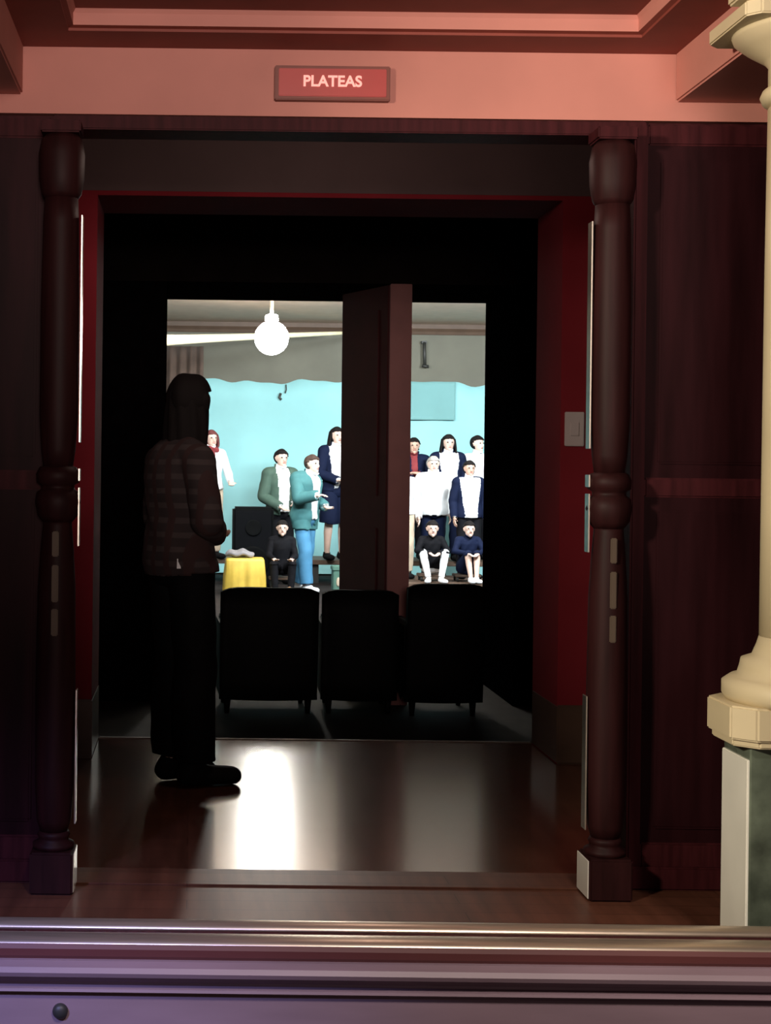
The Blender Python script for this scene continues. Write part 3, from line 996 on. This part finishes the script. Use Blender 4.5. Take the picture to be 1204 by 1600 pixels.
    def shell(name, vmask, off, m, lift=None):
        idx = -np.ones(n, dtype=int)
        fs = [p for p in polys if all(vmask[i] for i in p)]
        if not fs:
            return None
        used = sorted({i for p in fs for i in p})
        for k_, i in enumerate(used):
            idx[i] = k_
        u = np.array(used)
        ofs = off[u] if isinstance(off, np.ndarray) else np.full(len(u), off)
        vv = co[u] + no[u] * ofs[:, None]
        if lift is not None:
            vv = lift(vv, u)
        ff = [tuple(idx[i] for i in p) for p in fs]
        cnt = {}
        for p in ff:
            for a_, b_ in zip(p, p[1:] + p[:1]):
                cnt[(a_, b_)] = 1
        rim = [e_ for e_ in cnt if (e_[1], e_[0]) not in cnt]
        base = len(vv)
        rv = sorted({i for e_ in rim for i in e_})
        rmap = {i: base + k_ for k_, i in enumerate(rv)}
        inner = np.array([co[u[i]] - no[u[i]] * 0.004 for i in rv]) if rv else np.zeros((0, 3))
        vv = np.vstack([vv, inner])
        ff += [(b_, a_, rmap[a_], rmap[b_]) for a_, b_ in rim]
        return mesh_obj(name, vv.tolist(), ff, m, root, True)

    isT = np.isin(tags, ['torso'])
    arm = np.isin(tags, ['uarm'] if sleeves == 'short' else ['uarm', 'larm'])
    legs = np.isin(tags, ['thigh']) if shorts else np.isin(tags, ['thigh', 'calf'])
    low = tpv < (hem if hem is not None else -0.02)
    topm = (isT & ~low) | arm
    topm |= np.isin(tags, ['thigh']) & (tpv > (hem if hem is not None else -0.02)) & (tpv > -0.15)
    wob = 0.0022 * np.sin(co[:, 2] * 31 + co[:, 0] * 37 + 2.0 * np.sin(co[:, 1] * 23)) + 0.0015 * np.sin(co[:, 2] * 47 - co[:, 1] * 61 + 3 * np.sin(co[:, 0] * 17))
    shell('shirt', topm, loose + wob + 0.010 * np.clip(0.25 - tpv, 0, 0.25) * 4, M[top] if isinstance(top, str) else top)
    if jacket:
        jm = ((isT & (tpv > -0.06 - jacket_hem)) | np.isin(tags, ['uarm', 'larm']) |
              (np.isin(tags, ['thigh']) & (tpv > -0.06 - jacket_hem)))
        fr = (co - pv - np.outer(tpv, up1))
        xl = fr @ sx
        yl = fr @ np.cross(up1, sx)
        opn = (yl > 0.0) & (np.abs(xl) < jacket_open * (0.7 + 0.6 * np.clip(tpv / 0.5, 0, 1))) & isT
        shell('jacket', jm & ~opn, loose + 0.016 + wob, M[jacket])
    lm = legs | (isT & (tpv < 0.04))
    if skirt:
        sk = np.isin(tags, ['thigh']) | (isT & (tpv < 0.06))
        shell('skirt', sk, 0.022 + 0.05 * np.clip((hips_z - co[:, 2]) / 0.4, 0, 1), M[skirt])
    else:
        zrel = np.clip((hips_z - co[:, 2]) / 0.8, 0, 1)
        shell('trousers', lm, 0.012 + tleg * zrel + wob * 0.7, M[bottom])
    for sd, q_ in (('l', -1), ('r', 1)):
        a_, b_ = J['ank_' + sd], J['toe_' + sd]
        near = np.linalg.norm(co - a_, axis=1) < 0.26
        oth = J['ank_' + ('r' if sd == 'l' else 'l')]
        near &= np.linalg.norm(co - (a_ + b_) / 2, axis=1) <= np.linalg.norm(co - (oth + J['toe_' + ('r' if sd == 'l' else 'l')]) / 2, axis=1)
        shell('shoe', np.isin(tags, ['foot']) & near, 0.009, M[shoes])
    # hair: cap over skull (and a fall of long hair)
    hv = np.isin(tags, ['head', 'neck'])
    if hat:
        hm = hv & (hl[:, 2] > 0.03)
        shell('hat', hm, 0.03, M[hat])
    if not bald:
        hm = hv & (((hl[:, 2] > 0.040 + 0.15 * np.clip(hl[:, 1], 0, 1)) | ((hl[:, 1] < 0.012) & (hl[:, 2] > -0.065)))
                   & ~((np.abs(hl[:, 0]) > 0.07) & (hl[:, 2] < 0.02) & (hl[:, 1] > -0.02)))
        if hair_long:
            hm |= hv & (hl[:, 1] < 0.02) & (hl[:, 2] > -0.1)
        hw_ = 0.016 + 0.006 * np.sin(hl[:, 0] * 60) * np.sin(hl[:, 1] * 50)
        ho = shell('hair', hm, hw_, M[hair])
        if hair_long:
            verts, faces = [], []
            seg, nr_ = 28, 16
            for j in range(nr_ + 1):
                t_ = j / nr_
                zz = 0.06 - t_ * (hair_long + 0.06)
                rx = hair_wide * (0.094 + 0.030 * math.sin(min(1, t_ * 1.3) * math.pi * 0.6)) * (1 - 0.35 * max(0, t_ - 0.8) / 0.2)
                for k_ in range(seg + 1):
                    a_ = math.pi * (-0.12 + 1.24 * k_ / seg)
                    rp = 1 + 0.05 * math.sin(a_ * 11 + t_ * 3)
                    verts.append(H(rx * rp * math.cos(a_), -0.012 - 0.095 * rp * math.sin(a_) - 0.02 * t_, zz))
                for k_ in range(seg, -1, -1):
                    a_ = math.pi * (-0.12 + 1.24 * k_ / seg)
                    verts.append(H((rx - 0.022) * math.cos(a_), -0.012 - 0.072 * math.sin(a_) - 0.02 * t_, zz))
            w2 = 2 * (seg + 1)
            for j in range(nr_):
                for k_ in range(w2):
                    k2 = (k_ + 1) % w2
                    faces.append((j * w2 + k_, j * w2 + k2, (j + 1) * w2 + k2, (j + 1) * w2 + k_))
            for j in (0, nr_):
                for k_ in range(seg):
                    faces.append((j * w2 + k_, j * w2 + k_ + 1, j * w2 + w2 - 2 - k_, j * w2 + w2 - 1 - k_))
            mesh_obj('hair_fall', verts, faces, M[hair], ho, True)
    # face
    for q_ in (-1, 1):
        v, f = ellipsoid(H(q_ * 0.031, 0.080, 0.014), 0.013, 0.008, 0.008, HM, 10, 6)
        mesh_obj('eye', v, f, M['eye'], bo, True)
    v, f = ellipsoid(H(0, 0.082, -0.056), 0.022, 0.008, 0.007, HM, 12, 6)
    mesh_obj('mouth', v, f, M['lip'], bo, True)
    if extra:
        extra(root, J, H)
    return root


def at(x, D, z):
    """foot point: pixel column x (taken at mid height), distance D, ground z"""
    return (P(x, 780, D).x, D, z)


FACE = math.pi                    # facing the camera
RISER = HF + 0.30
PLAT = HF + 0.16
CH = 'people singing on the hall stage'

# --- the spectator in the corridor, seen from behind
def undershirt(root, J, H):
    o = mesh_obj('shirt_tail', [(0.155, -0.10, 0.895), (0.185, -0.02, 0.895), (0.187, -0.02, 0.935), (0.157, -0.10, 0.935),
                                (0.150, -0.095, 0.895), (0.180, -0.015, 0.895), (0.182, -0.015, 0.935), (0.152, -0.095, 0.935)],
                 [(0, 1, 2, 3), (7, 6, 5, 4), (0, 4, 5, 1), (1, 5, 6, 2), (2, 6, 7, 3), (3, 7, 4, 0)], M['white'], root)
    o['label'] = 'pale shirt tail'


person('person in a dark plaid shirt and black trousers standing in the corridor, seen from behind',
       (-0.04, 5.93, 0.0), R(-62), 1.645,
       dict(pelvis=(0, -0.01, 0.93), chest=(0, -0.02, 1.26), neck=(0, -0.01, 1.41), head=(0, 0.035, 1.57), sho_r=(0.155, -0.01, 1.325), sho_l=(-0.155, -0.01, 1.325),
            elb_r=(0.225, 0.0, 1.09), wri_r=(0.07, 0.12, 1.03), hand_r=(-1, 0.1, 0.05),
            elb_l=(-0.225, 0.0, 1.09), wri_l=(-0.05, 0.14, 1.02), hand_l=(1, 0.1, -0.05),
            kne_r=(0.085, 0.03, 0.49), kne_l=(-0.07, 0.02, 0.49), ank_r=(0.085, 0.03, 0.085), ank_l=(-0.055, 0.0, 0.085),
            toe_r=(0.12, 0.19, 0.03), toe_l=(-0.05, 0.16, 0.03)),
       head_yaw=24, hair='hair_black', hair_long=0.24, hair_wide=0.80, top=M['plaid'], bottom='trouser_black', tleg=0.040, loose=0.02, voxel=0.0095, hem=-0.06,
       extra=undershirt)

# --- left bay
person('man in a teal jacket and light blue jeans with white shoes, standing in the hall', at(476, 17.6, HF), FACE + R(52), 1.64,
       dict(chest=(0.0, 0.04, 1.26), neck=(0.0, 0.07, 1.44), head=(0.0, 0.11, 1.57),
            elb_r=(0.26, 0.08, 1.15), wri_r=(0.20, 0.30, 1.19), hand_r=(-0.2, 1, 0.1),
            elb_l=(-0.24, 0.0, 1.12), wri_l=(-0.16, 0.20, 1.05),
            kne_r=(0.12, 0.10, 0.49), ank_r=(0.12, 0.12, 0.085), toe_r=(0.15, 0.28, 0.03),
            kne_l=(-0.10, -0.02, 0.49), ank_l=(-0.12, -0.16, 0.085), toe_l=(-0.15, 0.0, 0.03)),
       head_yaw=-8, skin='skin_light', hair='hair_brown', top='white', jacket='teal', jacket_open=0.07, jacket_hem=0.10, bottom='jeans',
       shoes='white', tleg=0.035, loose=0.024, wide=1.12, group=CH)
person('short-haired singer in an olive green jacket over white, beside the loudspeaker', at(438, 18.62, HF), FACE + R(22), 1.70,
       dict(wri_l=(-0.10, 0.20, 1.02), elb_l=(-0.24, 0.0, 1.10), wri_r=(0.10, 0.20, 0.98), elb_r=(0.24, 0.0, 1.10)),
       skin='skin_light', hair='hair_black', top='white', jacket='olive', jacket_open=0.065, bottom='blackcloth', loose=0.018, group=CH)
person('long-haired woman in a white top and navy jacket, left of the pillar', at(524, 18.95, RISER), FACE + R(22), 1.70,
       dict(wri_l=(-0.05, 0.20, 1.04), elb_l=(-0.24, 0.02, 1.10), wri_r=(0.08, 0.20, 1.02), elb_r=(0.24, 0.02, 1.10)),
       skin='skin_light', hair='hair_black', hair_long=0.33, top='white', jacket='navy', jacket_open=0.10, skirt='navy', group=CH)
def scarf(root, J, H):
    nk = J['neck']
    pts = [(nk[0] + 0.085 * math.cos(a_), nk[1] + 0.01 + 0.08 * math.sin(a_), nk[2] + 0.005 + 0.012 * math.sin(a_ * 2))
           for a_ in [2 * math.pi * q_ / 24 for q_ in range(25)]]
    sf = tube('scarf', pts, 0.036, M['maroon'], root)
    tube('scarf_end', [(0.03, 0.10, nk[2]), (0.05, 0.15, nk[2] - 0.10), (0.05, 0.15, nk[2] - 0.26)], [0.04, 0.045, 0.04], M['maroon'], sf)


person('red-haired singer in a maroon scarf half hidden by the standing spectator', at(328, 18.9, RISER), FACE + R(25), 1.64,
       dict(elb_l=(-0.25, 0.04, 1.12), wri_l=(-0.20, 0.20, 1.02)),
       skin='skin_light', hair='hair_red', hair_long=0.14, top='white', bottom='beige', group=CH, extra=scarf)
SIT = dict(pelvis=(0, 0.0, 0.42), chest=(0, 0.03, 0.75), neck=(0, 0.03, 0.93), head=(0, 0.06, 1.075),
           sho_l=(-0.165, 0.02, 0.875), sho_r=(0.165, 0.02, 0.875), elb_l=(-0.22, 0.10, 0.62), elb_r=(0.22, 0.10, 0.62),
           wri_l=(-0.14, 0.34, 0.58), wri_r=(0.14, 0.34, 0.58), hip_l=(-0.09, 0.02, 0.40), hip_r=(0.09, 0.02, 0.40),
           kne_l=(-0.15, 0.40, 0.50), kne_r=(0.15, 0.40, 0.50), ank_l=(-0.13, 0.44, 0.085), ank_r=(0.13, 0.44, 0.085),
           toe_l=(-0.15, 0.60, 0.03), toe_r=(0.15, 0.60, 0.03))
person('small child in dark clothes sitting in front of the loudspeaker', at(441, 17.3, HF), FACE, 1.20, SIT,
       skin='skin_light', hair='hair_black', top='blackcloth', bottom='blackcloth', group='seated children', head_scale=1.15)

# --- right bay
person('man in a dark jacket with hands clasped, partly behind the pillar in the back row', at(645, 19.25, RISER), FACE, 1.58,
       dict(wri_l=(-0.05, 0.20, 1.20), elb_l=(-0.24, 0.04, 1.10), wri_r=(0.05, 0.21, 1.20), elb_r=(0.24, 0.04, 1.10),
            hand_l=(1, 0.2, 0.2), hand_r=(-1, 0.2, 0.2)),
       skin='skin', hair='hair_black', top='maroon', jacket='navy', jacket_open=0.03, bottom='blackcloth', group=CH)
person('woman with long dark hair, white top and dark cardigan, right of the pillar', at(699, 18.95, RISER), FACE + R(4), 1.62,
       None, skin='skin_light', hair='hair_black', hair_long=0.38, top='white', jacket='navy', jacket_open=0.10, bottom='navy', group=CH)
person('man in a white shirt at the right end of the back row', at(744, 19.3, RISER), FACE + R(24), 1.62,
       None, head_yaw=12, skin='skin_light', hair='hair_black', top='white', bottom='blackcloth', group=CH)
person('fair-headed person in a broad white shirt and navy trousers in the front row', at(676, 18.15, PLAT), FACE, 1.47,
       dict(elb_l=(-0.26, 0.0, 1.11), elb_r=(0.26, 0.0, 1.11), wri_l=(-0.25, 0.04, 0.88), wri_r=(0.25, 0.04, 0.88)),
       skin='skin_light', hair='hair_grey', top='white', bottom='navy', wide=1.28, loose=0.03, group=CH, hem=-0.06)
person('boy in a white shirt under a navy jacket in the front row, rightmost', at(732, 17.85, PLAT), FACE + R(8), 1.42,
       None, skin='skin', hair='hair_black', top='white', jacket='navy', jacket_open=0.115, bottom='blackcloth', group=CH, wide=1.1, hem=-0.05)
person('singer in a white shirt and beige trousers almost wholly behind the pillar', at(628, 17.75, PLAT), FACE, 1.42,
       None, skin='skin_light', hair='hair_brown', top='white', bottom='beige', group=CH)
SITL = dict(SIT)
SITL.update(pelvis=(0, 0.0, 0.26), chest=(0, 0.05, 0.58), neck=(0, 0.08, 0.76), head=(0, 0.12, 0.90), sho_l=(-0.165, 0.06, 0.705),
            sho_r=(0.165, 0.06, 0.705), hip_l=(-0.09, 0.02, 0.24), hip_r=(0.09, 0.02, 0.24), kne_l=(-0.19, 0.34, 0.50), kne_r=(0.19, 0.34, 0.50),
            elb_l=(-0.26, 0.16, 0.52), elb_r=(0.26, 0.16, 0.52), wri_l=(-0.08, 0.36, 0.50), wri_r=(0.08, 0.36, 0.50),
            hand_l=(0.6, 0.6, -0.5), hand_r=(-0.6, 0.6, -0.5), ank_l=(-0.11, 0.44, 0.085), ank_r=(0.11, 0.44, 0.085))
person('child with white trousers and dark jacket sitting low in front of the broad white shirt', at(674, 17.35, PLAT), FACE, 1.16, SITL,
       skin='skin_light', hair='hair_black', top='blackcloth', bottom='white', group='seated children', head_scale=1.25, shoes='white')
SITM = dict(SITL)
SITM.update(kne_l=(-0.08, 0.34, 0.48), kne_r=(0.08, 0.34, 0.48), ank_l=(-0.05, 0.42, 0.085), ank_r=(0.05, 0.42, 0.085),
            toe_l=(-0.06, 0.58, 0.03), toe_r=(0.06, 0.58, 0.03))
person('child in a dark dress with pale stockings sitting low in front of the boy', at(730, 17.35, PLAT), FACE + R(6), 1.16, SITM,
       skin='skin_light', hair='hair_black', top='navy', skirt='navy', group='seated children', head_scale=1.2, shoes='white')
for (x, D, z, h_, lb) in ((441, 17.36, HF, 0.19, 'low stool under the small child before the loudspeaker'),
                          (674, 17.42, PLAT, 0.085, 'low stool under the child with white trousers'),
                          (730, 17.42, PLAT, 0.085, 'low stool under the child in the dark dress')):
    t = thing('low_stool', lb, 'stool', at(x, D, z), 0, 'stools of the seated children')
    box('stool_top', -0.15, 0.15, -0.11, 0.14, h_ - 0.03, h_, M['hall_beam'], t, 0.006)
    for sx in (-1, 1):
        for sy in (-0.08, 0.11):
            lathe('leg', [(0.012, 0.0), (0.016, h_ - 0.03)], M['dark_metal'], t, 10, sx * 0.12, sy)
